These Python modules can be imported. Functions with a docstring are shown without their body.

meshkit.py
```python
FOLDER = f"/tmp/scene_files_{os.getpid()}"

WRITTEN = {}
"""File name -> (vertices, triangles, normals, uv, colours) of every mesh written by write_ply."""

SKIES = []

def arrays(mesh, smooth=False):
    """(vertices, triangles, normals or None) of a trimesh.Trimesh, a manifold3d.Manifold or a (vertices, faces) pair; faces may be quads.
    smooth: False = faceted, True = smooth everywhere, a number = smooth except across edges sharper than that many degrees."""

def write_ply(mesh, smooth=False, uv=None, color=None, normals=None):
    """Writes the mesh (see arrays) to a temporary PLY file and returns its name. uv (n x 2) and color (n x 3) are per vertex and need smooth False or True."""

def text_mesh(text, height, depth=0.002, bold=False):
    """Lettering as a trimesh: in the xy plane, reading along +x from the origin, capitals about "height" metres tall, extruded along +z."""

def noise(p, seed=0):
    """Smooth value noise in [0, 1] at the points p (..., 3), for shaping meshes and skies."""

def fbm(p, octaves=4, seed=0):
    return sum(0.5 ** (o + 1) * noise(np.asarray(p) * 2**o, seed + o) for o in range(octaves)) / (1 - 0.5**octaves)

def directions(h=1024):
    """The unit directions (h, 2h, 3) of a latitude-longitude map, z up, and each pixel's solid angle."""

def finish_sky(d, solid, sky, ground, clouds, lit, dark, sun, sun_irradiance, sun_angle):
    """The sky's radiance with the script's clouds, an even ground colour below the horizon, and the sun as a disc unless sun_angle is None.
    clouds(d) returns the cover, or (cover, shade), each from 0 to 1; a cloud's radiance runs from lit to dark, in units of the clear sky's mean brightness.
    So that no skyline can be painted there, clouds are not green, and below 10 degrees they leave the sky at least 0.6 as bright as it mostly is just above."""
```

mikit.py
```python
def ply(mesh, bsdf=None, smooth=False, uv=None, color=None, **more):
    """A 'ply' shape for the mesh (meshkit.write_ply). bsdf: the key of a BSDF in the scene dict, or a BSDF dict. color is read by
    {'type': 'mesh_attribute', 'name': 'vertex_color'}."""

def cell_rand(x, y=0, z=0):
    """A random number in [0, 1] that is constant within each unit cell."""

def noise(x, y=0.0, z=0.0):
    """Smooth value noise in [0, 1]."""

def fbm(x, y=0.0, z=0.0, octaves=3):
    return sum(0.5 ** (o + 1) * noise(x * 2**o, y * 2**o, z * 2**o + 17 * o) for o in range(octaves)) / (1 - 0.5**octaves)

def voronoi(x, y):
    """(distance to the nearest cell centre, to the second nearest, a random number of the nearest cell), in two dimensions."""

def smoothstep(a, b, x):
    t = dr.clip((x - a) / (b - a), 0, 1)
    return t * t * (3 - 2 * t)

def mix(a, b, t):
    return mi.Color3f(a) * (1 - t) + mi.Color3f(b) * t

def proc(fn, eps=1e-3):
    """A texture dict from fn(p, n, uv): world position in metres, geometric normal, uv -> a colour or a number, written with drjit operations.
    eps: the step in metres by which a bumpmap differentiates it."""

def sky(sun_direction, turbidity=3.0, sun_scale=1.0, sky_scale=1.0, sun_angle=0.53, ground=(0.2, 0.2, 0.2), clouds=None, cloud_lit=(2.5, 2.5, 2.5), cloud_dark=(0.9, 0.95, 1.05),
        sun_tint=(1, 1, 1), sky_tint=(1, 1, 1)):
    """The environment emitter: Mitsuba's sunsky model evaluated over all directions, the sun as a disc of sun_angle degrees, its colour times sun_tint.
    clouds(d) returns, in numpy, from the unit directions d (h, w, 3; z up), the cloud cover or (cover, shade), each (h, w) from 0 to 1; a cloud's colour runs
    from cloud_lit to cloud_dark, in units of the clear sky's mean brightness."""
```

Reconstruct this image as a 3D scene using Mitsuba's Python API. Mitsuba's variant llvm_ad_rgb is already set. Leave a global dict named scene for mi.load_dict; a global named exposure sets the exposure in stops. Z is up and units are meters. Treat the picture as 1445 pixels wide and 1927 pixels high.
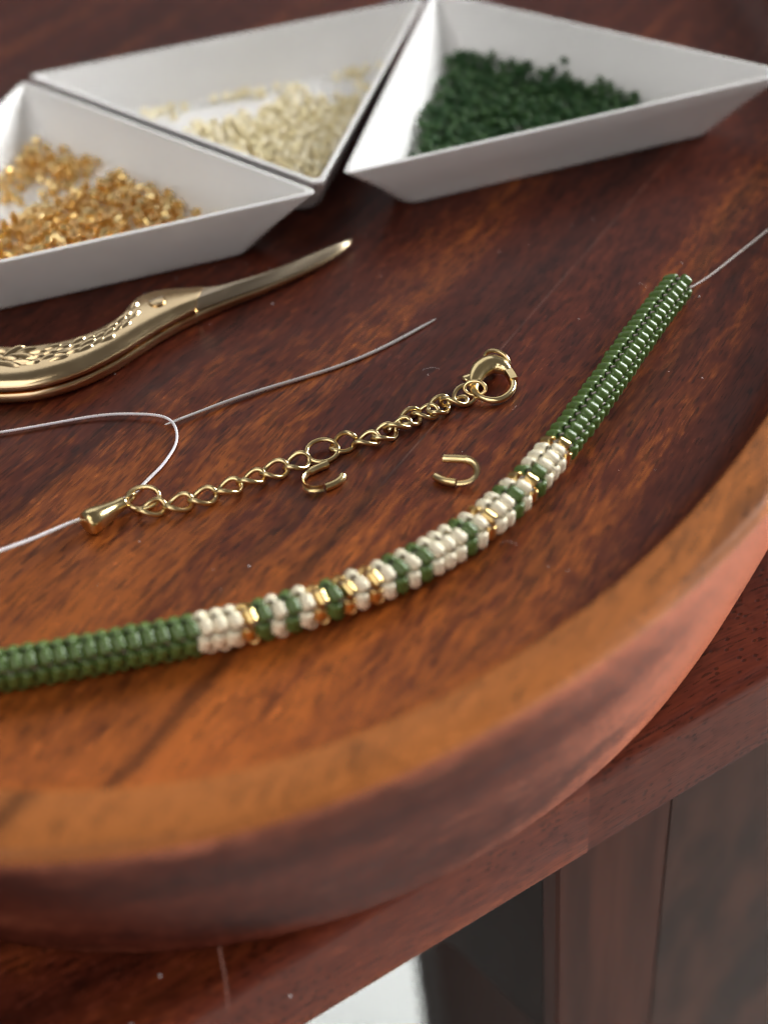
import math, random
import numpy as np, trimesh, drjit as dr, mitsuba as mi, mikit
from scipy.interpolate import splprep, splev, PchipInterpolator
from mikit import noise, fbm, smoothstep, mix
T = mi.ScalarTransform4f
S = 0.001                                       # geometry is written in millimetres
rnd = random.Random(7)
rng = np.random.default_rng(7)
scene, labels = {}, {}

# ---------------------------------------------------------------- camera, light, exposure
F_PX, PITCH, ROLL, EYE = 2434.3, 0.7128, -0.1119, 104.58
fw = np.array([0, math.cos(PITCH), -math.sin(PITCH)])
up0 = np.cross([1, 0, 0], fw)
up = -math.sin(ROLL) * np.array([1, 0, 0]) + math.cos(ROLL) * up0
eye = np.array([0, 0, EYE]) * S
scene['camera'] = {'type': 'thinlens', 'fov': math.degrees(2 * math.atan(1445 / 2 / F_PX)), 'fov_axis': 'x',
                   'aperture_radius': 1.9 * S, 'focus_distance': 174 * S, 'near_clip': 0.005, 'far_clip': 20.0,
                   'to_world': T().look_at(origin=eye.tolist(), target=(eye + fw).tolist(), up=up.tolist())}
exposure = 0.0

def area_light(name, az, el, dist, w, h, rad, target=(0, 170, 0)):
    a, e = math.radians(az), math.radians(el)
    d = np.array([math.sin(a) * math.cos(e), math.cos(a) * math.cos(e), math.sin(e)])
    p = (np.array(target) + d * dist) * S
    scene[name] = {'type': 'rectangle', 'to_world': T().look_at(origin=p.tolist(), target=(np.array(target) * S).tolist(), up=[0, 0, 1]) @ T().scale([w * S / 2, h * S / 2, 1]),
                   'bsdf': {'type': 'diffuse', 'reflectance': {'type': 'rgb', 'value': 0.3}},
                   'emitter': {'type': 'area', 'radiance': {'type': 'rgb', 'value': rad}}}
    labels[name] = {'kind': 'structure', 'label': 'unseen light panel lighting the table from outside the frame'}

area_light('window', 62, 21, 1400, 620, 520, [27.5, 27.6, 27.4])
area_light('window_001', 112, -8, 1500, 900, 700, [7.6, 7.4, 7.2])
area_light('window_002', -12, 40, 2300, 1900, 1200, [.85, .87, .90])  # added dim panel at the back, gives the metal something to reflect
area_light('window_003', 198, 24, 2200, 1800, 1100, [1.25, 1.22, 1.22])  # added fill behind the camera, lights the front-facing walls
area_light('window_004', 222, 56, 1150, 820, 820, [2.0, 1.92, 1.8], (-45, 85, 0))  # added fill above the near left, brightens rope and floor
scene['room_light'] = {'type': 'constant', 'radiance': {'type': 'rgb', 'value': [0.115, 0.108, 0.105]}}

# ---------------------------------------------------------------- helpers
def add(key, mesh, bsdf, smooth=35, label=None, cat=None, group=None, kind=None, **kw):
    v, f = (np.asarray(mesh[0], float), np.asarray(mesh[1])) if isinstance(mesh, tuple) else (np.asarray(mesh.vertices), np.asarray(mesh.faces))
    scene[key] = mikit.ply((v * S, f), bsdf, smooth=smooth, **kw)
    tag(key, label, cat, group, kind)

def tag(key, label=None, cat=None, group=None, kind=None):
    d = {k: v for k, v in dict(label=label, category=cat, group=group, kind=kind).items() if v}
    if d:
        labels[key] = d

counts = {}
def num(key):
    n = counts.get(key, 0)
    counts[key] = n + 1
    return key if n == 0 else f'{key}_{n:03d}'

def frames(P, closed=False, up=(0, 0, 1)):
    P = np.asarray(P, float)
    t = np.roll(P, -1, 0) - np.roll(P, 1, 0) if closed else np.gradient(P, axis=0)
    t /= np.linalg.norm(t, axis=1, keepdims=True)
    n = np.zeros_like(P)
    a = np.asarray(up, float)
    a = a - t[0] * (a @ t[0])
    if np.linalg.norm(a) < 1e-3:
        a = np.cross(t[0], [1, 0, 0.3])
    a /= np.linalg.norm(a)
    for i in range(len(P)):
        a = a - t[i] * (a @ t[i]); a /= np.linalg.norm(a); n[i] = a
    return t, n, np.cross(t, n)

def sweep(P, section, closed=False, scale=None, up=(0, 0, 1), caps=True):
    """A tube along P; section: m x 2 (offsets along binormal, normal) or a list of one per point."""
    P = np.asarray(P, float); n = len(P)
    t, u, b = frames(P, closed, up)
    sec = np.asarray(section, float)
    if sec.ndim == 2:
        sec = np.repeat(sec[None], n, 0)
    if scale is not None:
        sec = sec * np.asarray(scale, float).reshape(n, 1, -1)
    m = sec.shape[1]
    V = P[:, None] + sec[:, :, :1] * b[:, None] + sec[:, :, 1:] * u[:, None]
    return grid(V, closed, caps)

def grid(V, closed=False, caps=True):
    n, m = V.shape[:2]
    i, j = np.meshgrid(np.arange(n if closed else n - 1), np.arange(m), indexing='ij')
    i2, j2 = (i + 1) % n, (j + 1) % m
    q = np.stack([i * m + j, i * m + j2, i2 * m + j2, i2 * m + j], -1).reshape(-1, 4)
    F = [q[:, [0, 2, 1]], q[:, [0, 3, 2]]]
    V = V.reshape(-1, 3)
    if caps == 'end':
        k = len(V); a = np.arange(m)
        V = np.vstack([V, V[-m:].mean(0)])
        F += [np.stack([a * 0 + k, (n - 1) * m + a, (n - 1) * m + (a + 1) % m], 1)[:, ::-1]]
        return trimesh.Trimesh(V, np.vstack(F), process=False)
    if caps and not closed:
        k = len(V)
        V = np.vstack([V, V[:m].mean(0), V[-m:].mean(0)])
        a = np.arange(m)
        F += [np.stack([a * 0 + k, (a + 1) % m, a], 1)[:, ::-1] * 1, np.stack([a * 0 + k + 1, (n - 1) * m + a, (n - 1) * m + (a + 1) % m], 1)[:, ::-1] * 1]
    mesh = trimesh.Trimesh(V, np.vstack(F), process=False)
    if mesh.volume < 0:
        mesh.invert()
    return mesh

def circle(m, r=1.0):
    a = np.arange(m) * 2 * np.pi / m
    return np.stack([r * np.cos(a), r * np.sin(a)], 1)

def spline(P, n, s=0.0, closed=False):
    P = np.asarray(P, float)
    tck, _ = splprep(P.T, s=s, per=closed, k=min(3, len(P) - 1))
    return np.array(splev(np.linspace(0, 1, n, endpoint=not closed), tck)).T

def arclen(P):
    return np.concatenate([[0], np.cumsum(np.linalg.norm(np.diff(P, axis=0), axis=1))])

def lathe(prof, m=20):
    """prof: k x 2 (radius, height), closed loop or open; revolved round z."""
    prof = np.asarray(prof, float)
    a = np.arange(m) * 2 * np.pi / m
    V = np.stack([prof[:, None, 0] * np.cos(a), prof[:, None, 0] * np.sin(a), np.repeat(prof[:, 1:2], m, 1)], -1)
    return V

def blob(sx, sy, sz, sub=2):
    m = trimesh.creation.icosphere(sub)
    m.apply_scale([sx, sy, sz])
    return m

def M4(x, y, z, o):
    M = np.eye(4); M[:3, 0], M[:3, 1], M[:3, 2], M[:3, 3] = x, y, z, o
    return M

def mm(M):
    """A 4 x 4 in millimetres as a to_world for meshes already written in metres."""
    M = np.array(M, float); M[:3, 3] *= S
    return T(M)

# ---------------------------------------------------------------- materials
GX, GY = 0.5750, 0.8180                          # the grain of the tray runs along this line
def wood(dark, mid, light, gx, gy, seed, joint=None, pale=None, shift=0.0, pits=False):
    def colour(p, n, uv):
        x, y, z = p.x * 1000, p.y * 1000, p.z * 1000
        u, v = x * gx + y * gy, -x * gy + y * gx
        w = v + 5.0 * (fbm(u * .022 + seed, v * .03, z * .03, 3) - .5) + 1.2 * (noise(u * .12, v * .2, z * .1 + seed) - .5)
        band = fbm(w * .16 + seed, u * .006, z * .12, 4)
        fig = fbm(w * .55 + 3 * seed, u * .05, z * .4, 3)
        fib = fbm(w * 4.6, u * .42, z * 3.0 + seed, 3)
        mott = fbm(w * 1.3 + seed, u * .45, z * 1.1, 3)
        t = .5 + .44 * (band - .5) + .16 * (fig - .5) + .28 * (fib - .5) + .28 * (mott - .5)
        t = t + shift
        if pale is not None:                     # paler towards one spot: light falling there put into the wood colour
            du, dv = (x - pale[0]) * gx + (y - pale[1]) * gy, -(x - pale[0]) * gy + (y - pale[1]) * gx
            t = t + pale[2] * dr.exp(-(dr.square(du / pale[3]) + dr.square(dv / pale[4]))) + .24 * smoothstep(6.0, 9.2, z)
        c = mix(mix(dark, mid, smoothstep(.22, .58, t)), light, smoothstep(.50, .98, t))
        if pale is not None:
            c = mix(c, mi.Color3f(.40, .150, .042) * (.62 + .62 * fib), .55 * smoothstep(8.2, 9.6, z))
        line = smoothstep(.60, .74, noise(w * .33 + 7 * seed, u * .010, z * .2)) * smoothstep(.35, .6, fig)
        c = c * (1 - .34 * line)
        pore = smoothstep(.66, .80, noise(w * 4.2 + seed, u * .5, z * 4.0))
        c = c * (1 - .46 * pore)
        glint = smoothstep(.70, .84, noise(w * 5.0 + 9.0, u * .9, z * 5.0 + seed)) * smoothstep(.45, .68, fbm(u * .05 + seed, v * .09, 2.0, 2))  # shine on the fibres, painted as lighter flecks
        c = c * (1 + .5 * glint) + mi.Color3f(.010, .007, .006) * glint
        if pits:                                 # open pores in the coarse table wood
            d, _, k = mikit.voronoi(u * .62, (v + z * .8) * .95)
            c = c * (1 - .50 * smoothstep(.30, .14, d) * dr.select(k > .45, 1.0, 0.0) * smoothstep(.46, .60, fbm(u * .10, (v + z) * .22, seed, 2)))
        if joint is not None:
            side = smoothstep(joint - .6, joint + .6, v)
            c = c * (1.06 - .20 * side)
            c = c * (1 - .6 * dr.exp(-dr.square((v - joint) / 1.1)) * smoothstep(125, 100, u))
            c = c + mi.Color3f(.075, .055, .045) * dr.exp(-dr.square((v - joint) / .13)) * smoothstep(100, 112, u) * (.35 + .65 * noise(u * .35, 3.0, 1.0))
        return c
    return colour

def wood_bump(gx, gy, seed, pits=0.0):
    def h(p, n, uv):
        x, y, z = p.x * 1000, p.y * 1000, p.z * 1000
        u, v = x * gx + y * gy, -x * gy + y * gx
        w = v + 5.0 * (fbm(u * .022 + seed, v * .03, z * .03, 3) - .5)
        pore = smoothstep(.66, .82, noise(w * 4.2 + seed, u * .75, z * 4.0))
        if pits:
            d, _, k = mikit.voronoi(u * .62, (v + z * .8) * .95)
            pore = dr.maximum(pore, pits * smoothstep(.30, .16, d) * dr.select(k > .45, 1.0, 0.0) * smoothstep(.46, .60, fbm(u * .10, (v + z) * .22, seed, 2)))
        return .35 * fbm(w * 2.2, u * .3, z * 2.0, 3) + .30 * fbm(x * .9, y * .9, z * .9, 2) - .35 * pore
    return h

def rough_noise(lo, hi, k):
    return mikit.proc(lambda p, n, uv: lo + (hi - lo) * fbm(p.x * k, p.y * k, p.z * k, 3))

def principled(**k):
    return {'type': 'principled', **{a: ({'type': 'rgb', 'value': list(v)} if isinstance(v, (tuple, list)) else v) for a, v in k.items()}}

def bump(tex, scale, inner):
    return {'type': 'bumpmap', 'arbitrary': tex, 'scale': scale, 'bsdf': inner}

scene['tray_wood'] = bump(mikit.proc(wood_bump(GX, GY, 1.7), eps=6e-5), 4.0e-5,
    principled(base_color=mikit.proc(wood((.032, .0053, .0034), (.088, .0152, .0060), (.42, .113, .018), GX, GY, 1.7, 72.6, (-42, 74, .52, 66, 46), -.02)), roughness=rough_noise(.38, .54, 300), specular=.24))  # near-left pale spot carries the bright pool of light on the floor
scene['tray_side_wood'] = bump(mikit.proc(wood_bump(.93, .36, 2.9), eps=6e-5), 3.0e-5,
    principled(base_color=mikit.proc(wood((.022, .0050, .0040), (.085, .017, .009), (.46, .14, .075), .93, .36, 2.9, None, (47, 108, .55, 34, 34))), roughness=rough_noise(.40, .55, 200), specular=.07))  # pale spot paints the light caught by the right end
scene['table_wood'] = bump(mikit.proc(wood_bump(.89, .455, 4.1, 2.5), eps=6e-5), 6e-5,
    principled(base_color=mikit.proc(wood((.028, .0055, .0035), (.105, .0185, .0082), (.27, .058, .016), .89, .455, 4.1, None, None, .05, True)), roughness=rough_noise(.34, .50, 300), specular=.12))
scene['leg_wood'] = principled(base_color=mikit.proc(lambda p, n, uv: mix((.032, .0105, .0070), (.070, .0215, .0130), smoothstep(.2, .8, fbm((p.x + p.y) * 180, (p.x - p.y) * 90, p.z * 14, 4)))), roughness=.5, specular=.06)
scene['leg_wood_shaded'] = principled(base_color=mikit.proc(lambda p, n, uv: mix((.010, .0050, .0040), (.024, .0095, .0065), fbm((p.x + p.y) * 120, p.z * 20, (p.x - p.y) * 60, 3))), roughness=.55, specular=.05)  # shaded copy of the leg wood, under-table gloom put into its colour
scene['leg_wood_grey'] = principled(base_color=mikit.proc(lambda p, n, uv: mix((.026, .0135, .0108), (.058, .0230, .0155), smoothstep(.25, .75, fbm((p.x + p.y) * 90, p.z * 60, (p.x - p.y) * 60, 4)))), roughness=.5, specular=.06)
scene['white_plastic'] = principled(base_color=mikit.proc(lambda p, n, uv: mi.Color3f(.79, .785, .775) * (.97 + .05 * fbm(p.x * 90, p.y * 90, p.z * 90, 2))), roughness=.34, specular=.42)
scene['brass'] = principled(base_color=mikit.proc(lambda p, n, uv: mix((.78, .58, .26), (.88, .71, .40), fbm(p.x * 500, p.y * 500, p.z * 500, 2))), metallic=1.0, roughness=rough_noise(.14, .30, 900))
scene['scissor_gold'] = principled(base_color=mikit.proc(lambda p, n, uv: mix((.66, .48, .27), (.80, .62, .37), fbm(p.x * 260, p.y * 260, p.z * 260, 3))), metallic=1.0, roughness=rough_noise(.10, .30, 420))
scene['blade_steel'] = bump(mikit.proc(lambda p, n, uv: fbm((p.x * .55 - p.y * .83) * 6000, (p.x * .83 + p.y * .55) * 300, p.z * 6000, 2), eps=4e-5), 3.0e-6,
    principled(base_color=(.48, .39, .28), metallic=1.0, roughness=.30))
scene['needle_steel'] = principled(base_color=(.78, .77, .75), metallic=.72, roughness=.26)
scene['gold_glass'] = principled(base_color=(.90, .65, .27), metallic=1.0, roughness=.20)
scene['gold_glass_pale'] = principled(base_color=(.93, .72, .36), metallic=1.0, roughness=.28)
scene['green_glass'] = principled(base_color=(.088, .155, .036), roughness=.36, specular=.5, clearcoat=.2, clearcoat_gloss=.9)
scene['green_glass_dark'] = principled(base_color=(.024, .070, .022), roughness=.6, specular=.2)
scene['green_glass_satin'] = principled(base_color=(.038, .095, .026), roughness=.5, specular=.25)
scene['cream_glass'] = principled(base_color=(.93, .86, .64), roughness=.36, specular=.5)
scene['cream_glass_matte'] = principled(base_color=(.78, .69, .43), roughness=.45, specular=.4)
scene['thread_grey'] = principled(base_color=(.30, .27, .24), roughness=.6)
scene['thread_pale'] = principled(base_color=(.56, .50, .47), roughness=.5, sheen=.3)
scene['thread_white'] = principled(base_color=(.78, .76, .78), roughness=.5, sheen=.4)
scene['floor_white'] = principled(base_color=(.80, .84, .81), roughness=.4)

scene['table_wood_dark'] = bump(mikit.proc(wood_bump(.89, .455, 8.3, 2.0), eps=6e-5), 5e-5,
    principled(base_color=mikit.proc(wood((.026, .006, .0045), (.090, .0185, .0095), (.18, .042, .016), .89, .455, 8.3, None, None, .03, True)), roughness=rough_noise(.34, .50, 300), specular=.08))
# ---------------------------------------------------------------- setting: floor, table
add('floor', (np.array([[-3000, -1500, -470], [3000, -1500, -470], [3000, 5000, -470], [-3000, 5000, -470.]]), np.array([[0, 1, 2], [0, 2, 3]])), 'floor_white', False, kind='structure', label='white floor seen below the table edge')

D2, N2 = np.array([.890, .456]), np.array([.456, -.890])     # along the table's front edge, and out of it
EDGE = -76.3
def tab(s, n, z):
    """A point of the table: s along the edge, n inwards from it."""
    q = D2 * s + N2 * (EDGE - n)
    return np.array([q[0], q[1], z])

def bar_profile(prof, s0, s1, ns=2):
    prof = np.asarray(prof, float)
    return grid(np.array([[tab(s, a, z) for a, z in prof] for s in np.linspace(s0, s1, ns)]))

ZT, ZB = -26.0, -42.0
r = 2.2
arc = [(r - r * math.cos(a), ZT - r + r * math.sin(a)) for a in np.linspace(0, math.pi / 2, 6)]
prof = [(310, ZT), (310, ZB), (.9, ZB), (.25, ZB + .4), (0, ZB + 1.0)] + arc
SEAM = 63.2
add('wooden_table__top_board', bar_profile(prof, -330, SEAM - .06), 'table_wood', 25)
add('wooden_table__top_board_001', bar_profile([(a + .18, z - .08 if z > -40 else z) for a, z in prof], SEAM + .06, 380), 'table_wood_dark', 25, label='darker end board of the table top')
tag('wooden_table', 'reddish brown wooden table with a straight rounded edge under the oval tray', 'table')

def box_between(s0, s1, n0, n1, z0, z1, c=.8):
    q = [(s0 + c, n0), (s1 - c, n0), (s1, n0 + c), (s1, n1 - c), (s1 - c, n1), (s0 + c, n1), (s0, n1 - c), (s0, n0 + c)]
    V = np.array([[tab(s, n, z) for s, n in q] for z in np.linspace(z0, z1, 2)])
    return grid(V)
LS = 64.4
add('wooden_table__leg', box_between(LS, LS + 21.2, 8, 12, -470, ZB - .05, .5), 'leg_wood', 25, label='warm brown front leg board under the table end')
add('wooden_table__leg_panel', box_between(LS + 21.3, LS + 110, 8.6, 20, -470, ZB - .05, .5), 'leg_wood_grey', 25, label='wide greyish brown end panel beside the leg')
import shapely.geometry as sg
rail = [(12.05, ZB - .06), (140, ZB - .06), (140, -176), (75, -158), (60, -146), (52, -137), (45.2, -127.5), (41, -124), (37, -122), (32.7, -120), (28, -118), (21.5, -115.2), (15, -112.4), (12.05, -111.2)]
ap = trimesh.creation.extrude_polygon(sg.Polygon(rail), 10, engine='earcut')
ap.vertices = np.array([tab(LS + .3 + h, a, b) for a, b, h in ap.vertices])
if ap.volume < 0: ap.invert()
add('wooden_table__rail', ap, 'leg_wood_shaded', 20, label='side rail coloured dark for shade, with a curved lower edge, running back from the leg')
add('wooden_table__leg_001', box_between(107.3, 165, 130, 150, -470, ZB - .05), 'leg_wood_shaded', 25, label='back leg coloured nearly black for the shade under the table')
sp = spline([[-23.9, 79.9, ZT + .01], [-23.7, 78.6, ZT + .01], [-23.3, 76.6, ZT + .01], [-22.95, 74.0, ZT + .01], [-22.75, 72.0, ZT + .01]], 30)
sp[:, 0] += [.07 * math.sin(i * 1.7) for i in range(30)]
scene['scratch_raw_wood'] = principled(base_color=(.40, .20, .16), roughness=.6, specular=.2)
add('wooden_table__scratch', sweep(sp, circle(6), scale=np.stack([np.interp(np.arange(30), [0, 6, 22, 29], [.16, .13, .10, .03]), np.full(30, .04)], 1)), 'scratch_raw_wood', 60, label='pale scratch in the varnish beside the tray')
# ---------------------------------------------------------------- the oval tray
outer = np.array([[-65, 78.5], [-50, 71.3], [-37, 68.6], [-25.2, 68.1], [-13.5, 69.6], [-3.8, 72.4], [3.8, 75.7], [11.8, 80.0], [20.7, 86.0], [30.5, 93.3], [40.8, 102.0], [55, 118.5], [70, 144], [84, 178], [95, 218], [102, 258],
                  [103, 300], [92, 340], [60, 370], [0, 385], [-60, 372], [-105, 340], [-130, 290], [-138, 240], [-133, 190], [-118, 140], [-95, 105]], float)
NP = 520
oc = spline(np.vstack([outer, outer[:1]]), NP, s=4.0, closed=True)
tt = np.roll(oc, -1, 0) - np.roll(oc, 1, 0)
tt /= np.linalg.norm(tt, axis=1, keepdims=True)
nin = np.stack([-tt[:, 1], tt[:, 0]], 1)
if (nin[0] @ (np.array([-20, 220]) - oc[0])) < 0: nin = -nin
def by_x(xs, vals):
    """A width that changes along the near edge, evened out over the curve."""
    w = np.interp(oc[:, 0], xs, vals)
    w = np.where(oc[:, 1] > 200, vals[-1], w)
    k = np.hanning(61); k /= k.sum()
    return np.convolve(np.concatenate([w[-30:], w, w[:30]]), k, 'valid')
wr = by_x([-60, -37, -20, -5, 8, 25, 45, 60], [8.6, 8.2, 6.8, 5.7, 5.3, 6.2, 7.2, 7.4])
wb = by_x([-60, -45, -25, -5, 10, 30, 45, 60], [11.0, 11.6, 11.4, 9.6, 8.4, 8.2, 8.6, 9.0])
def ring(off, z):
    P = oc + nin * np.broadcast_to(off, (NP,))[:, None]
    return np.column_stack([P, np.broadcast_to(z, (NP,))])
rings = [ring(wb + 3, -26.0), ring(wb + .6, -25.7), ring(wb, -25.0)]
for k in np.linspace(.08, .95, 9):
    rings.append(ring(wb * (1 - k) ** 1.15, -25 + 33.5 * k))
rings += [ring(.15, 8.9), ring(.3, 9.4), ring(.75, 9.82), ring(1.5, 10.0), ring(wr * .5, 10.05), ring(wr - .9, 9.97), ring(wr - .35, 9.8), ring(wr - .05, 9.4), ring(wr + .1, 8.9),
          ring(wr + .7, 7.2), ring(wr + 1.5, 5.2), ring(wr + 2.5, 3.3), ring(wr + 3.9, 1.8), ring(wr + 5.8, .85), ring(wr + 8.2, .32), ring(wr + 11, .08), ring(wr + 15, .01), ring(wr + 25, 0)]
cen = np.array([-18, 222, 0.])
last = rings[-1]
for k in (.75, .5, .25, .08):
    rings.append(cen + (last - cen) * k)
V = np.array(rings)
V[:, :, 2] += .25 * (mikit.meshkit.noise(V * np.array([.05, .05, .12]), 3) - .5) * (V[:, :, 2] > .3)
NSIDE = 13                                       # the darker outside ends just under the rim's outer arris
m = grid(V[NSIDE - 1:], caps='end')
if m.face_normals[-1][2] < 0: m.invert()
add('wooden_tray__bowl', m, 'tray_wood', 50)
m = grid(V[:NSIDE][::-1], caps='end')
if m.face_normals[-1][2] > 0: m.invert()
add('wooden_tray__outer_side', m, 'tray_side_wood', 50, label='darker outer side of the tray')
tag('wooden_tray', 'oval reddish brown wooden tray with a raised rim holding all the beading supplies', 'tray')

# ---------------------------------------------------------------- three triangular bead trays
def tri_ring(cx, cy, a0, rin, z, rc, m=9):
    out = []
    for k in range(3):
        a = a0 + k * 2 * math.pi / 3
        c = np.array([math.cos(a), math.sin(a)]) * (2 * rin - 2 * rc)
        for b in np.linspace(a - math.pi / 3, a + math.pi / 3, m):
            out.append([cx + c[0] + rc * math.cos(b), cy + c[1] + rc * math.sin(b), z])
    return np.array(out)
TRAYS = [(-48.86, 199.94, -.2985), (-14.44, 234.07, -1.3482), (32.95, 223.47, -2.3767)]
def bead_tray(i, label):
    cx, cy, a = TRAYS[i]
    prof = [(8, .02, 1.0), (17.4, .02, 2.6), (18.0, .25, 3.0), (18.4, .8, 3.1), (20.6, 5.5, 2.2), (23.15, 10.3, 1.2), (23.35, 10.72, 1.1), (23.30, 10.9, 1.05), (23.0, 10.95, 1.0), (22.55, 10.9, .9), (22.4, 10.7, .8),
            (20.0, 5.8, 1.6), (17.7, 1.8, 2.4), (17.3, 1.35, 2.4), (16.6, 1.15, 2.3), (12, 1.1, 2), (5, 1.1, 1)]
    V = np.array([tri_ring(cx, cy, a, *q) for q in prof])
    key = num('bead_tray')
    add(key, grid(V), 'white_plastic', 28, label, 'tray', 'white triangular bead trays')
bead_tray(0, 'white triangular tray holding loose gold beads, behind the scissors')
bead_tray(1, 'white triangular tray holding scattered cream beads, between the two other white trays')
bead_tray(2, 'white triangular tray filled with dark green beads')

# ---------------------------------------------------------------- beads
def bead_profile(R, L, hole, rr, k=4):
    """A closed profile (radius, height) of a bead with rounded ends."""
    h = L / 2
    P = [(R, 0)]
    P += [(R - rr + rr * math.cos(a), h - rr + rr * math.sin(a)) for a in np.linspace(0, math.pi / 2, k)]
    ri = min(.12, (R - hole) / 3)
    P += [(hole + ri - ri * math.sin(a), h - ri + ri * math.cos(a)) for a in np.linspace(0, math.pi / 2, 3)]
    Q = [(x, -z) for x, z in P[::-1][:-1]]
    return np.array(P + Q)
def bead_mesh(R, L, hole, rr, m=18, k=4, facets=0):
    P = bead_profile(R, L, hole, rr, k)
    g = grid(np.transpose(lathe(P, m), (1, 0, 2)), closed=True, caps=False)
    return g
def shape_of(mesh, bsdf, smooth=40):
    return mikit.ply((np.asarray(mesh.vertices) * S, np.asarray(mesh.faces)), bsdf, smooth=smooth)

def in_tri(px, py, tray, rin):
    cx, cy, a = TRAYS[tray]
    d = np.max([(px - cx) * math.cos(a + math.pi + k * 2 * math.pi / 3) + (py - cy) * math.sin(a + math.pi + k * 2 * math.pi / 3) for k in range(3)], axis=0)
    return d < rin

def scatter(tray, accept, layers, gap, size, tilt, tries=9000, seed=0, upright=.3):
    """Loose beads laid down in layers: (position, axis) of each."""
    g = np.random.default_rng(seed)
    cx, cy, _ = TRAYS[tray]
    out = []
    for L in range(layers):
        pts = np.zeros((0, 2))
        cand = np.column_stack([cx + (g.random(tries) - .5) * 74, cy + (g.random(tries) - .5) * 74])
        cand = cand[in_tri(cand[:, 0], cand[:, 1], tray, 15.9 + .9 * L)]
        for q in cand:
            if g.random() > accept(q[0], q[1], L): continue
            if len(pts) and np.min(np.hypot(*(pts - q).T)) < gap: continue
            pts = np.vstack([pts, q])
        for q in pts:
            if g.random() < upright:
                ax = np.array([g.normal() * tilt * .5, g.normal() * tilt * .5, 1.0]); z = 1.1 + size[1] / 2
            else:
                t = g.random() * 2 * math.pi
                ax = np.array([math.cos(t), math.sin(t), g.normal() * tilt]); z = 1.1 + size[0]
            out.append((np.array([q[0], q[1], z + L * size[0] * 1.45 + (g.random() * .3 if L else 0)]), ax / np.linalg.norm(ax)))
    return out

def bead_matrix(p, ax, s=1.0):
    a = np.cross(ax, [.3, .5, .8]); a /= np.linalg.norm(a)
    return M4(a * s, np.cross(ax, a) * s, ax * s, p)

eye_mm = np.array([0, 0, EYE])
def visible_score(p):
    """How large a bead shows: near ones and upper ones first."""
    return np.linalg.norm(p - eye_mm) - 9 * p[2]

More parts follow.
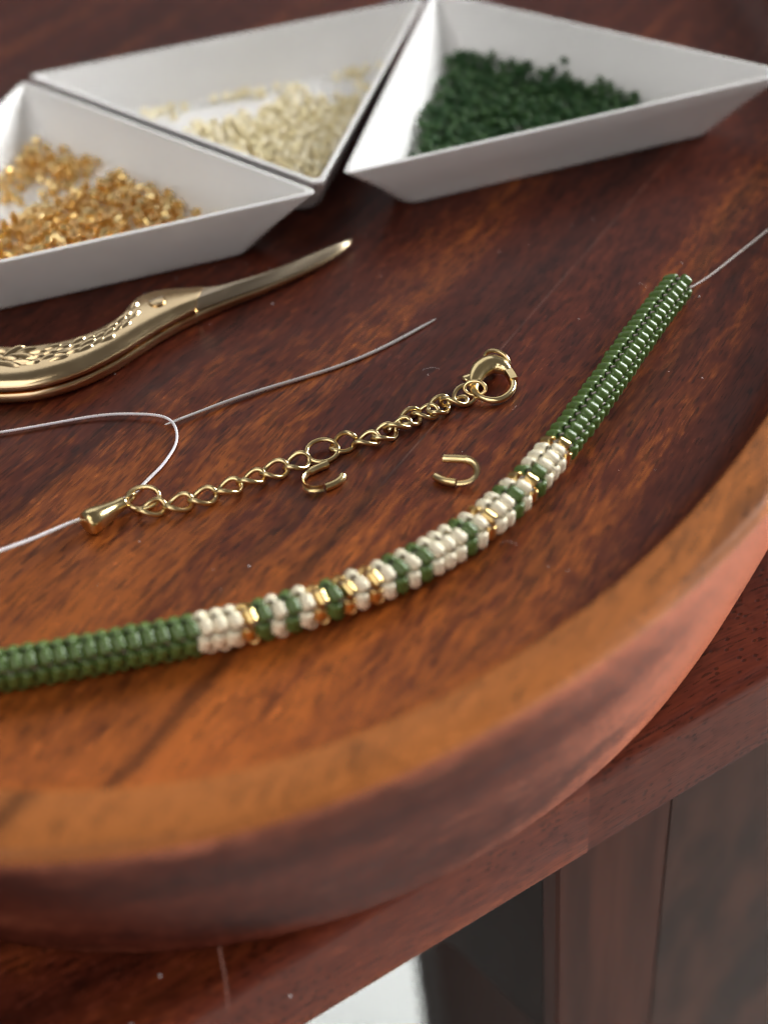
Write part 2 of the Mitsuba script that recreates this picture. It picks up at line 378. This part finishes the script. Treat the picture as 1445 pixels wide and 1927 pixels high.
def heap(name, beads, meshes, bsdfs, label, cat, group, most=300, stray=None, size=.9):
    beads = sorted(beads, key=lambda b: visible_score(b[0]) - (200 if stray and stray(b[0]) else 0))
    shapes = [shape_of(me, bs) for me in meshes for bs in bsdfs]
    g = random.Random(len(beads))
    inframe = beads[:most]
    for p, ax in inframe:
        k = num(name)
        alone = stray and stray(p)
        scene[k] = {**shapes[g.randrange(len(shapes))], 'to_world': mm(bead_matrix(p, ax, size * (.94 + .12 * g.random())))}
        tag(k, *( (alone[0], cat, alone[1]) if alone else (label, cat, group) ))
    rest = beads[most:]
    if rest:
        for n_b, bs in enumerate(bsdfs):
            part = rest[n_b::len(bsdfs)]
            ms = []
            for p, ax in part:
                q = meshes[0].copy(); q.apply_transform(bead_matrix(p, ax, size)); ms.append(q)
            if ms:
                key = f'loose_{name}s' if n_b == 0 else f'loose_{name}s__darker_bead'
                add(key, trimesh.util.concatenate(ms), bs, 40)
        tag(f'loose_{name}s', label.replace('bead ', 'beads ', 1) + ', the ones deeper in the heap', 'beads', None, 'stuff')

holes = [(-55.2, 216.1, 3.2), (-46.1, 216.6, 2.6), (-55.3, 210.1, 3.0), (-51.0, 212.2, 2.6), (-59.5, 210.5, 3.0), (-60, 206, 2.2)]
def gold_accept(x, y, L):
    h = min(math.hypot(x - a, (y - b) * .9) - r_ for a, b, r_ in holes)
    if L == 0: return .02 if h < 0 else .95
    return 0 if h < 1.5 else (.75 if mikit.meshkit.noise(np.array([x * .22, y * .22, 1.0])) > .42 else .06) * (1 if L == 1 else .35)
gold = scatter(0, gold_accept, 3, 1.48, (.76, 1.25), .25, seed=11, upright=.55)
heap('gold_bead', [b for b in gold if b[0][0] > -76], [bead_mesh(.84, 1.4, .46, .16), bead_mesh(.8, 1.55, .46, .14)], ['gold_glass', 'gold_glass_pale'],
     'small shiny gold bead lying loose in the white tray behind the scissors', 'bead', 'loose gold beads')

csc = [(-34.9, 246.1), (-40.3, 248.8), (-25.8, 250.5), (-20.3, 250.6), (-16.0, 251.2), (-8.1, 249.0), (-8.2, 243.9), (-1.8, 256.6), (2.3, 256.0), (4.0, 252.8), (7.8, 258.0), (5.9, 245.1)]
csn = [7, 3, 3, 5, 9, 4, 5, 2, 4, 3, 3, 3]
def cream_accept(x, y, L):
    # a heap in the front corner of the tray
    edge = 239.8 + 1.6 * math.sin(x * .9) + 1.5 * math.sin(x * 2.1 + 1) - .10 * max(0, -x - 10) ** 1.4
    d = edge - y
    if L == 0: return 1.0 if d > 0 else 0
    return .95 if d > 2.5 * L else (.25 if d > 1.2 * L else 0)
cream = scatter(1, cream_accept, 3, 1.40, (.76, 1.1), .4, seed=5)
g5 = np.random.default_rng(3)
for (x, y), n_ in zip(csc, csn):
    have = []
    for k in range(60):
        if len(have) >= n_: break
        q = np.array([x, y]) + g5.normal(size=2) * (.55 * math.sqrt(n_))
        if all(np.hypot(*(q - h)) > 1.45 for h in have) and in_tri(q[0], q[1], 1, 16.6):
            have.append(q)
            t = g5.random() * 6.28
            cream.append((np.array([q[0], q[1], 1.1 + .82]), np.array([math.cos(t), math.sin(t), .1])))
heap('cream_bead', cream, [bead_mesh(.86, 1.25, .34, .46), bead_mesh(.82, 1.3, .36, .3)], ['cream_glass_matte', 'cream_glass'],
     'small opaque cream bead lying loose in the middle white tray', 'bead', 'loose cream beads', 300, lambda p: ('small cream bead lying apart from the heap towards the far wall of the middle tray', 'stray cream beads') if p[1] > 243.2 else None)

green = scatter(2, lambda x, y, L: 0 if x > 55 else .97 if L < 2 else (.5 if mikit.meshkit.noise(np.array([x * .25, y * .25, 4.0])) > .5 else .1) * .5, 3, 1.40, (.74, 1.15), .4, seed=21)
green.append((np.array([43.6, 239.6, 5.4]), np.array([.5, .3, .8]) / np.linalg.norm([.5, .3, .8])))
heap('green_bead', green, [bead_mesh(.80, 1.2, .34, .40, 18, 6), bead_mesh(.78, 1.15, .34, .44, 18, 6)], ['green_glass_dark', 'green_glass_satin'],
     'small dark green bead lying loose in the right white tray', 'bead', 'loose green beads', 300, lambda p: ('single dark green bead stranded on the far sloping wall above the green heap', None) if p[2] > 5.1 and p[1] > 238.5 else None)

# ---------------------------------------------------------------- the beaded rope bracelet
PITCHB, SIDE, STAG = 1.6, 1.95, .32
rope_pts = np.array([[-58, 98.6], [-50, 98.6], [-43.7, 98.9], [-38.5, 99.3], [-33.3, 99.9], [-28.0, 100.5], [-22.1, 101.3], [-16.8, 102.2], [-11.4, 103.2], [-6.0, 104.6], [0.2, 106.6], [6.7, 110.2], [12.7, 115.2], [17.7, 120.9], [22.6, 126.8], [27.2, 133.2], [34.2, 143.2], [40.4, 152.6], [46.2, 160.9]])
rc = spline(rope_pts, 900, s=.6)
rs = arclen(rc)
i0 = np.argmin(np.hypot(rc[:, 0] + 22.1, rc[:, 1] - 101.3))
rs = rs - rs[i0]
rope_z = 2.45
PAT = 'CCCAGCGCAGACACGCGCCCGCACCGCAGCCCA'
rows = {i: 'G' for i in range(-20, 0)}
rows.update({i: ch for i, ch in enumerate(PAT)})
n_end = 26
rows.update({len(PAT) + i: 'G' for i in range(n_end)})
total = (len(PAT) + n_end) * PITCHB
stretch = rs[-1] / (total + .2)                  # the rows fill the rope evenly
def rope_at(s):
    s = s * stretch if s > 0 else s
    x, y = np.interp(s, rs, rc[:, 0]), np.interp(s, rs, rc[:, 1])
    e = .4
    t = np.array([np.interp(s + e, rs, rc[:, 0]) - np.interp(s - e, rs, rc[:, 0]), np.interp(s + e, rs, rc[:, 1]) - np.interp(s - e, rs, rc[:, 1]), 0])
    n_ = np.linalg.norm(t)
    t = t / n_ if n_ > 1e-6 else np.array([.55, .83, 0])
    return np.array([x, y, rope_z]), t
RB = {'G': (bead_mesh(.83, 1.86, .36, .38, 20, 5), 'green_glass'), 'C': (bead_mesh(.84, 1.90, .33, .48, 20, 5), 'cream_glass'), 'A': (bead_mesh(.73, 1.62, .40, .16, 20, 4), 'gold_glass')}
RSH = {k: shape_of(me, bs) for k, (me, bs) in RB.items()}
NAMES = {'G': 'green_bead', 'C': 'cream_bead', 'A': 'gold_bead'}
under = {k: [] for k in RB}
RAD = SIDE / 2 / math.tan(math.pi / 6) - .07
g8 = random.Random(8)
threads = []
tag('beaded_rope', 'slender green beaded rope with a cream, gold and green striped middle, lying on the tray', 'bracelet')
def col_angle(k, s):
    return math.radians(29 - 60 + 60 * k + 11 * max(0, s - 20) / 75)
for i, ch in rows.items():
    for k in range(6):
        s0 = (i + .5) * PITCHB
        s = s0 + ((STAG + .20 * min(1, max(0, (s0 - 25) / 30))) * PITCHB if k % 2 else 0) + g8.gauss(0, .045)
        if s * (stretch if s > 0 else 1) > rs[-1] + .1 or s < rs[0]: continue
        o, t = rope_at(s)
        side = np.array([t[1], -t[0], 0])        # towards the camera's side of the rope
        a = col_angle(k, s)
        rad = side * math.sin(a) + np.array([0, 0, 1]) * math.cos(a)
        ax = side * math.cos(a) - np.array([0, 0, 1]) * math.sin(a)
        ax = ax + t * (g8.gauss(0, .08) + (.30 if k % 2 else -.22)); ax -= rad * (ax @ rad); ax /= np.linalg.norm(ax)
        rr_ = RAD + g8.gauss(0, .045)
        y_ = np.cross(ax, rad)
        M = M4(rad, y_, ax, o + rad * rr_)
        sc_ = .965 + .06 * g8.random()
        if k in (0, 1, 2):
            key = num('beaded_rope__' + NAMES[ch])
            scene[key] = {**RSH[ch], 'to_world': mm(M @ np.diag([sc_, sc_, (.97 + .06 * g8.random()) * (.87 if i >= len(PAT) else 1), 1]))}
        else:
            q = RB[ch][0].copy(); q.apply_transform(M); under[ch].append(q)
        # the stitching thread from this bead's end to the two beads beside it
        o2, t2 = rope_at(s + (STAG if k % 2 == 0 else 1 - STAG) * PITCHB)
        a1 = a + math.radians(30)
        if k in (0, 1, 2, 5):
            r1 = side * math.sin(a1) + np.array([0, 0, 1]) * math.cos(a1)
            c1 = side * math.cos(a1) - np.array([0, 0, 1]) * math.sin(a1)
            A_ = o + r1 * 1.74 - c1 * .22; B_ = o2 + r1 * 1.74 + c1 * .22
            threads.append(sweep(np.linspace(A_, B_, 3), circle(6, .17)))
for ch, ms in under.items():
    key = 'beaded_rope__' + {'G': 'green', 'C': 'cream', 'A': 'gold'}[ch] + '_underside_beads'
    add(key, trimesh.util.concatenate(ms), RB[ch][1], 40, kind='stuff')
add('beaded_rope__stitching', trimesh.util.concatenate(threads), 'thread_grey', 60, kind='stuff', label='grey stitching thread between the beads')
tl = spline([[46.4, 160.2, 1.9], [48.3, 161.4, 1.7], [52.9, 165.3, 1.4], [57.9, 170.0, 1.4], [64.0, 175.6, 1.5], [72, 183.3, 2.2], [84, 196, 5]], 60)
add('beaded_rope__thread_tail', sweep(tl, circle(8, .15)), 'thread_pale', 60, label='pale thread trailing from the far end')

# ---------------------------------------------------------------- needle and thread
nd = spline(np.array([[-28.4, 143.4, .75], [-25.9, 144.4, .70], [-21.9, 146.4, .6], [-16.0, 149.1, .5], [-10.0, 151.2, .4], [-3.9, 153.3, .35], [-0.7, 154.6, .35], [4.1, 158.0, .3], [8.3, 161.0, .28], [10.9, 162.8, .28]]), 90, s=.15)
ns_ = np.linspace(0, 1, 90)
nr = np.interp(ns_, [0, .03, .06, .12, .8, .93, .985, 1], [.12, .28, .29, .26, .25, .21, .12, .03])
nf = np.interp(ns_, [0, .02, .12, .2, 1], [.4, .42, .6, 1, 1])
add('beading_needle', sweep(nd, circle(10), scale=np.stack([nr * 1.0, nr * nf], 1)), 'needle_steel', 60, 'long thin slightly bent steel needle lying behind the gold chain', 'needle')
eye_slot = np.array([[-27.7, 143.72, .80], [-26.2, 144.33, .79]])
add('beading_needle__eye', sweep(np.linspace(eye_slot[0], eye_slot[1], 6), circle(6), scale=np.stack([[.03, .07, .08, .08, .07, .03], [.06] * 6], 1)), 'thread_grey', 60, label='narrow slot of the eye')

th = spline(np.array([[-70, 146.6, .4], [-60, 146.0, .4], [-51.5, 146.2, .5], [-47.1, 146.6, .5], [-42.0, 147.2, .5], [-36.8, 147.4, .6], [-32.3, 146.6, .7], [-29.3, 145.5, .8], [-27.5, 143.9, .85], [-26.7, 141.7, .6], [-26.7, 139.1, .45], [-27.5, 136.6, .4], [-28.6, 134.3, .4], [-29.9, 132.3, .4],
                         [-31.4, 129.9, .5], [-32.9, 128.3, .7], [-36.0, 125.9, 1.0], [-39.4, 123.5, 1.6], [-42.6, 120.9, 2.3], [-45.6, 118.4, 3.2], [-52, 113.5, 5], [-62, 106, 8]]), 160)
add('sewing_thread', sweep(th, circle(8), scale=np.interp(np.linspace(0, 1, 160), [0, .4, .75, 1], [.20, .19, .25, .32])[:, None] * [1, 1]), 'thread_white', 60, 'white thread looping through the eye of the needle', 'thread')

# ---------------------------------------------------------------- gold extender chain
tag('extender_chain', 'gold curb chain with a drop at one end and a lobster clasp at the other', 'chain')
def link_mesh(a, b, wire, twist, m=40, ws=8):
    t = np.arange(m) * 2 * np.pi / m
    x = a * np.sign(np.cos(t)) * np.abs(np.cos(t)) ** .9
    y = b * np.sin(t)
    ph = twist * x / a
    P = np.stack([x, y * np.cos(ph), y * np.sin(ph)], 1)
    return sweep(P, circle(ws, wire), closed=True)
LINK = link_mesh(1.80, 1.22, .33, math.radians(50))
links = np.array([[-29.1, 125.7], [-25.6, 125.9], [-22.6, 126.7], [-19.4, 127.9], [-16.4, 129.2], [-13.4, 130.4], [-10.5, 131.5], [-7.2, 133.4], [-4.3, 134.5], [-1.3, 134.5], [1.2, 135.6], [3.1, 136.8], [4.9, 138.0], [6.9, 139.2], [9.0, 139.9], [11.0, 140.5]])
for i, q in enumerate(links):
    if i == 7: continue
    a_, b_ = links[max(0, i - 1)], links[min(len(links) - 1, i + 1)]
    d = (b_ - a_) / np.linalg.norm(b_ - a_)
    roll = g8.gauss(0, .16) + (.55 if i in (8,) else 0) + (.35 * (-1) ** i if i > 10 else 0)
    yaw = g8.gauss(0, .10) + (.25 * (-1) ** i if i > 10 else 0)
    x_ = np.array([d[0] * math.cos(yaw) - d[1] * math.sin(yaw), d[0] * math.sin(yaw) + d[1] * math.cos(yaw), (.35 if i == 8 else 0)])
    x_ /= np.linalg.norm(x_)
    y_ = np.cross([0, 0, 1], x_); y_ /= np.linalg.norm(y_)
    z_ = np.cross(x_, y_)
    y2 = y_ * math.cos(roll) + z_ * math.sin(roll); z2 = np.cross(x_, y2)
    q_ = LINK.copy()
    q_.apply_transform(M4(x_, y2, z2, [q[0], q[1], 0]))
    q_.apply_translation([0, 0, .05 - q_.vertices[:, 2].min()])
    add(num('extender_chain__link'), q_, 'brass', 60)
def ring_mesh(R, R2, wire, c, x, y, m=48):
    t = np.arange(m) * 2 * np.pi / m
    x, y = np.array(x, float), np.array(y, float)
    x /= np.linalg.norm(x); y = y - x * (x @ y); y /= np.linalg.norm(y)
    P = np.array(c) + R * np.cos(t)[:, None] * x + R2 * np.sin(t)[:, None] * y
    q = sweep(P, circle(9, wire), closed=True, up=np.cross(x, y))
    return q
def on_floor(q, z=.05):
    q.apply_translation([0, 0, z - q.vertices[:, 2].min()]); return q
add('extender_chain__jump_ring', on_floor(ring_mesh(2.1, 1.85, .31, (-7.1, 133.6, 1), (.93, .36, 0), (-.36, .93, .25))), 'brass', 60, label='larger round ring in the middle of the chain')
add('extender_chain__jump_ring_001', on_floor(ring_mesh(2.05, 1.5, .31, (-30.2, 127.7, 1), (.90, .05, 0), (-.1, .9, .5))), 'brass', 60, label='ring that joins the drop to the chain')
add('extender_chain__jump_ring_002', on_floor(ring_mesh(1.75, 1.35, .29, (12.7, 142.0, 1), (.75, .62, .2), (-.5, .7, .5))), 'brass', 60)
add('extender_chain__jump_ring_003', ring_mesh(1.45, .95, .27, (14.1, 142.4, 1.7), (.96, -.25, 0), (.1, .5, .85)), 'brass', 60, label='ring wound round the hook of the clasp')
# the drop
P0, P1 = np.array([-32.3, 127.0, 1.35]), np.array([-37.0, 122.7, 1.75])
ax = (P1 - P0) / np.linalg.norm(P1 - P0)
dp = [(0, 0), (.5, .02), (.76, .15), (.85, .5), (.88, 1.0), (1.0, 1.8), (1.2, 2.7), (1.42, 3.6), (1.6, 4.4), (1.68, 5.0), (1.64, 5.55), (1.45, 6.0), (1.08, 6.28), (.55, 6.4), (0, 6.42)]
dp = np.array(dp); dps = arclen(dp)
dp = np.column_stack([PchipInterpolator(dps, dp[:, 0])(np.linspace(0, dps[-1], 40)), PchipInterpolator(dps, dp[:, 1])(np.linspace(0, dps[-1], 40))])
e1 = np.cross(ax, [0, 0, 1]); e1 /= np.linalg.norm(e1); e2 = np.cross(ax, e1)
a = np.arange(32) * 2 * np.pi / 32
V = P0 + dp[:, None, 1:2] * ax + np.maximum(dp[:, 0], 1e-3)[:, None, None] * (np.cos(a)[None, :, None] * e1 + np.sin(a)[None, :, None] * e2)
add('extender_chain__drop', on_floor(grid(V), .02), 'brass', 60, label='gold bell shaped drop')
add('extender_chain__drop_loop', ring_mesh(.85, .62, .2, P0 - ax * .75 + [0, 0, .15], -ax, (.35, -.2, .9)), 'brass', 60)

# the lobster clasp: a hooked body with a fat back, its gate, its lever and its eye ring
cu = np.array([[14.25, 141.9, 1.1], [14.0, 143.1, 1.35], [14.6, 145.0, 1.7], [15.7, 146.6, 1.9], [17.1, 147.3, 1.9], [18.3, 146.8, 1.7], [19.0, 145.5, 1.5]])
cup = spline(cu, 48)
ct = np.linspace(0, 1, 48)
cw = np.interp(ct, [0, .12, .3, .5, .7, .85, .95, 1], [.50, .66, 1.02, 1.42, 1.52, 1.22, .82, .5])
ch_ = np.interp(ct, [0, .12, .3, .5, .7, .85, .95, 1], [.42, .5, .72, .98, 1.15, 1.08, .8, .5])
V = []
tf, uf, bf = frames(cup)
for i in range(48):
    sec = circle(18)
    V.append(cup[i] + sec[:, :1] * cw[i] * bf[i] + sec[:, 1:] * ch_[i] * uf[i])
add('extender_chain__clasp', grid(np.array(V)), 'brass', 60, label='gold lobster clasp body')
cl = spline(np.array([[19.45, 144.0, 1.15], [19.4, 142.9, 1.0], [18.6, 141.4, .85], [17.2, 140.5, .75], [15.8, 140.6, .8], [14.7, 141.3, .95], [14.2, 142.0, 1.1]]), 40)
add('extender_chain__clasp__hook', sweep(cl, circle(12), scale=np.interp(np.linspace(0, 1, 40), [0, .5, 1], [.44, .50, .42])[:, None] * [1, 1]), 'brass', 60)
gt = spline(np.array([[19.0, 145.9, 1.45], [19.3, 145.0, 1.35], [19.55, 143.8, 1.2]]), 8)
sq = np.array([[-.55, -.62], [.55, -.62], [.62, -.5], [.62, .5], [.55, .62], [-.55, .62], [-.62, .5], [-.62, -.5]])
add('extender_chain__clasp__gate', sweep(gt, sq, scale=np.array([[.9, .95]] * 8)), 'brass', 30)
lv = spline(np.array([[12.7, 144.6, 1.75], [13.5, 144.9, 1.8], [14.6, 145.2, 1.8]]), 12)
add('extender_chain__clasp__lever', sweep(lv, circle(14), scale=np.stack([np.interp(np.linspace(0, 1, 12), [0, .05, .2, 1], [.25, .55, .72, .7]), np.interp(np.linspace(0, 1, 12), [0, .1, 1], [.2, .38, .42])], 1)), 'brass', 50)
add('extender_chain__jump_ring_004', ring_mesh(1.95, 1.2, .3, (17.9, 148.4, 1.7), (.74, -.66, -.1), (.25, .35, .8)), 'brass', 60, label='ring at the back of the clasp')

# ---------------------------------------------------------------- two wire guardians
def guardian(P, label, wide_up):
    """P: points of the U; its two ends are tubes and its bend an open channel."""
    key = num('wire_guardian')
    C = spline(np.array(P), 60, s=.05)
    L = arclen(C) / arclen(C)[-1]
    tube = lambda lo, hi: spline(C[(L >= lo) & (L <= hi)], 14)
    for lo, hi in ((0, .25), (.73, 1)):
        c_ = tube(lo, hi)
        R, r0 = .52, .40
        sec = np.vstack([circle(14, R)])
        t_, u_, b_ = frames(c_)
        Vo = c_[:, None] + R * (circle(14)[None, :, :1] * b_[:, None] + circle(14)[None, :, 1:] * u_[:, None])
        Vi = c_[::-1, None] + r0 * (circle(14)[None, :, :1] * b_[::-1, None] + circle(14)[None, :, 1:] * u_[::-1, None])
        add(num(key + '__tube'), grid(np.concatenate([Vo, Vi]), closed=True), 'brass', 40)
    c_ = spline(C[(L > .22) & (L < .72)], 40)
    t_, u_, b_ = frames(c_, up=wide_up)
    # an open channel that faces outwards
    mid = C.mean(0)
    outw = np.sign(np.einsum('ij,ij->i', b_, c_ - mid))
    an = np.radians(np.linspace(-78, 78, 9))
    arc_o = np.stack([.42 * np.cos(an) - .14, .56 * np.sin(an)], 1)
    arc_i = np.stack([.32 * np.cos(an) - .14, .46 * np.sin(an)], 1)[::-1]
    sec = np.vstack([arc_o, arc_i]); sec[:, 0] *= -1
    V = c_[:, None] + sec[None, :, :1] * (b_ * outw[:, None])[:, None] + sec[None, :, 1:] * u_[:, None]
    add(key + '__bend', grid(V), 'brass', 40)
    tag(key, label, 'wire guardian', 'small gold wire guardians')
guardian([[-6.5, 131.0, .62], [-8.5, 129.9, .62], [-9.6, 128.8, .66], [-9.9, 127.6, .7], [-9.4, 126.5, .7], [-8.1, 126.0, .7], [-6.9, 126.4, .6], [-4.7, 128.2, .55]], 'small gold U shaped wire guardian touching the chain', (0, 0, 1))
guardian([[8.2, 127.4, 2.3], [10.3, 126.9, 2.2], [11.6, 126.3, 2.0], [12.2, 125.3, 1.6], [11.7, 124.3, 1.1], [10.7, 124.0, .85], [9.0, 124.4, .7], [7.0, 126.0, .6]], 'small gold U shaped wire guardian between the chain and the beaded rope', (-.2, .5, .85))

# ---------------------------------------------------------------- stork scissors
back = np.array([[-0.35, 187.1], [-1.3, 186.5], [-5.6, 183.9], [-11.6, 179.1], [-16.9, 175.8], [-22.5, 173.6], [-28.9, 173.7], [-32.2, 172.8], [-34.1, 170.4], [-35.4, 167.2], [-37.8, 164.5], [-40.8, 162.6], [-44.7, 161.5], [-48.8, 161.4], [-53.0, 162.2], [-60, 165], [-68, 170.5]])
front = np.array([[-0.25, 186.9], [-1.1, 185.4], [-3.9, 181.9], [-12.7, 175.6], [-21.3, 170.8], [-25.4, 168.0], [-29.4, 164.4], [-33.2, 160.4], [-37.0, 156.9], [-40.6, 154.5], [-44.4, 152.9], [-48.3, 152.2], [-52.3, 152.6], [-60, 154.5], [-70, 159.5]])
NSC = 120
bs_ = PchipInterpolator(arclen(back), back); fs_ = PchipInterpolator(arclen(front), front)
lb, lf = arclen(back), arclen(front)
kb = np.interp(np.linspace(0, 1, NSC), [0, .30, 1], [0, lb[5], lb[-1]]); kf = np.interp(np.linspace(0, 1, NSC), [0, .30, 1], [0, lf[5] - 1.5, lf[-1]])
Bk, Fr = bs_(kb), fs_(kf)
sm = np.hanning(6)[:5] + np.hanning(6)[1:]; sm /= sm.sum()
def smooth_line(Q):
    return np.column_stack([np.convolve(np.pad(Q[:, i], 2, mode='reflect', reflect_type='odd'), sm, 'valid') for i in range(2)])
Bk, Fr = smooth_line(Bk), smooth_line(Fr)
tpar = np.linspace(0, 1, NSC)
def loft(idx, prof, ztop):
    """prof: (u, z share) from the back edge (u = 0) to the front edge (u = 1)."""
    V = []
    for i in idx:
        p_ = prof(tpar[i])
        V.append([[*(Bk[i] * (1 - u) + Fr[i] * u), z] for u, z in p_])
    return grid(np.array(V))
zt = lambda t: np.interp(t, [0, .03, .10, .30, .45, 1], [1.75, 2.1, 2.6, 3.9, 4.5, 4.6])
zm = lambda t: np.interp(t, [0, .30, .45, 1], [1.3, 2.1, 2.3, 2.3])
def upper(t):
    h, m_ = zt(t), zm(t)
    return [(.02, m_ + .05), (0, m_ + .25), (0, h - .35), (.02, h - .12), (.07, h), (.30, h + .06), (.50, h + .04)] + [(.54 + .415 * math.sin(a_), m_ + .5 + (h - m_ - .5) * math.cos(a_) ** .9) for a_ in np.linspace(.12, 1.55, 12)] + [(.945, m_ + .25), (.88, m_ + .05)]
def lower(t):
    m_ = zm(t); z0 = np.interp(t, [0, .3, 1], [.7, .3, .1])
    return [(.03, z0), (.02, z0 + .2), (.03, m_ - .05), (.88, m_ - .05), (.955, m_ - .15), (.985, m_ - .5), (.985, (m_ + z0) / 2), (.945, z0 + .45), (.89, z0 + .12), (.82, z0)]
ib = int(.315 * NSC)
body = list(range(ib, NSC))
tag('scissors', 'gold stork shaped embroidery scissors with closed beak blades and engraved feathers', 'scissors')
add('scissors__upper_half', loft(body, upper, 0), 'scissor_gold', 32)
add('scissors__lower_half', loft(body, lower, 0), 'scissor_gold', 32)
def ublade(t):
    k = np.interp(t, [0, .02, .315], [.35, .7, 1])
    h, m_ = zt(t), zm(t)
    g_ = h - m_
    b0 = np.interp(t, [0, .2, .315], [.22, .10, .01]); e0 = np.interp(t, [0, .12, .24, .315], [.36, .36, .46, .62])
    return [(b0 + .02, m_ + .05), (b0, h - .16 * g_), (b0 + .04, h - .05 * g_), (b0 + .10, h), (e0, h - .03 * g_), (e0 + .05, h - .12 * g_), (e0 + .15, h - .45 * g_), (.82, m_ + .16 * g_), (.83, m_ + .08 * g_), (.79, m_ + .05)]
def lblade(t):
    m_ = zm(t); z0 = np.interp(t, [0, .3, 1], [.95, .35, .1]); b0 = np.interp(t, [0, .2, .315], [.22, .10, .03])
    return [(b0, z0), (b0, m_ - .05), (.84, m_ - .05), (.90, m_ - .12 * (m_ - z0)), (.94, m_ - .3 * (m_ - z0)), (.94, (m_ + z0) / 2), (.90, z0 + .15 * (m_ - z0)), (.82, z0)]
bl = list(range(0, ib + 1))
add('scissors__blade', loft(bl, ublade, 0), 'blade_steel', 25, label='upper beak shaped blade with a dull ground face')
add('scissors__blade_001', loft(bl, lblade, 0), 'scissor_gold', 25, label='lower beak shaped blade')
# pivot screw with its slot
i_s = np.argmin(np.abs(Bk[:, 0] + 31.4))
sc = np.array([-30.3, 169.6, zt(tpar[i_s]) - .02])
g_ = lathe([(1.3, -.3), (1.3, .2), (1.2, .38), (.8, .5), (.001, .55)], 24) + sc
add('scissors__pivot_screw', grid(g_), 'scissor_gold', 40)
slot = trimesh.creation.box([2.2, .32, .25]); slot.apply_transform(trimesh.transformations.rotation_matrix(.5, [0, 0, 1])); slot.apply_translation(sc + [0, 0, .45])
add('scissors__pivot_screw__slot', slot, 'blade_steel', False)
# raised feathers on the body
g9 = random.Random(4)
def feather(i, u, ln, wd, ang, h=.30):
    t_ = Bk[min(i + 1, NSC - 1)] * (1 - u) + Fr[min(i + 1, NSC - 1)] * u - (Bk[i - 1] * (1 - u) + Fr[i - 1] * u)
    t_ /= np.linalg.norm(t_)
    t_ = np.array([t_[0] * math.cos(ang) - t_[1] * math.sin(ang), t_[0] * math.sin(ang) + t_[1] * math.cos(ang)])
    c_ = Bk[i] * (1 - u) + Fr[i] * u
    s_ = np.linspace(-1, 1, 11)
    w_ = np.sqrt(np.clip(1 - s_ ** 2, 0, 1)) ** 1.2 * (1 - .25 * s_)
    bend = .12 * ln * s_ ** 2
    pts = np.column_stack([c_[0] + t_[0] * s_ * ln - t_[1] * bend, c_[1] + t_[1] * s_ * ln + t_[0] * bend, np.full(11, zt(tpar[i]) - .02)])
    prof_ = np.array([[-1, -.2], [-.8, .35], [-.35, .9], [0, .75], [.35, .9], [.8, .35], [1, -.2]])
    add(num('scissors__feather'), sweep(pts, prof_, scale=np.stack([np.maximum(w_, .05) * wd, np.maximum(w_, .1) * h], 1)), 'scissor_gold', 50)
i = int(.46 * NSC)
row = 0
while i < int(.80 * NSC):
    nrow = 2 if tpar[i] < .52 else 3
    for k in range(nrow):
        u = .16 + .44 * (k + (.5 if row % 2 else .15)) / nrow
        if tpar[i] < .70:
            feather(i, u + g9.gauss(0, .015), 1.15 + g9.random() * .4, .56 + .14 * g9.random(), g9.gauss(.05, .14), .42)
        else:
            feather(i, u + g9.gauss(0, .02), 1.7 + g9.random() * .9, .58, g9.gauss(.5 if k == 0 else -.25, .25), .6)
    i += 3; row += 1

# ---------------------------------------------------------------- specks of dust
dust = []
g7 = np.random.default_rng(12)
for k in range(46):
    x, y = -40 + 90 * g7.random(), 96 + 95 * g7.random()
    q = trimesh.creation.icosphere(1, .05 + .06 * g7.random()); q.vertices *= g7.uniform(.6, 1.5, 3)
    q.apply_translation([x, y, .05]); dust.append(q)
for k in range(6):
    x, y = -25 + 75 * g7.random(), 100 + 75 * g7.random()
    a0, L_ = g7.random() * 6.28, 1.0 + 2.2 * g7.random()
    u_ = np.linspace(0, 1, 12)
    th_ = a0 + (g7.random() - .5) * 3.5 * u_
    P_ = np.column_stack([x + np.cumsum(np.cos(th_)) * L_ / 12, y + np.cumsum(np.sin(th_)) * L_ / 12, .05 + .5 * np.sin(u_ * 3.0) * g7.random()])
    dust.append(sweep(P_, circle(5, .013)))
for s, n_, z in [(20, -.3, -33), (8, 6, -25.9), (3, 2.5, -25.9), (-14, 8, -25.9), (42, 3, -25.9), (56, .4, -33)]:
    q = trimesh.creation.icosphere(1, .16); q.apply_translation(tab(s, n_, z)); dust.append(q)
add('dust', trimesh.util.concatenate(dust), 'thread_white', 60, 'tiny pale specks of dust and lint scattered over the wood', None, None, 'stuff')
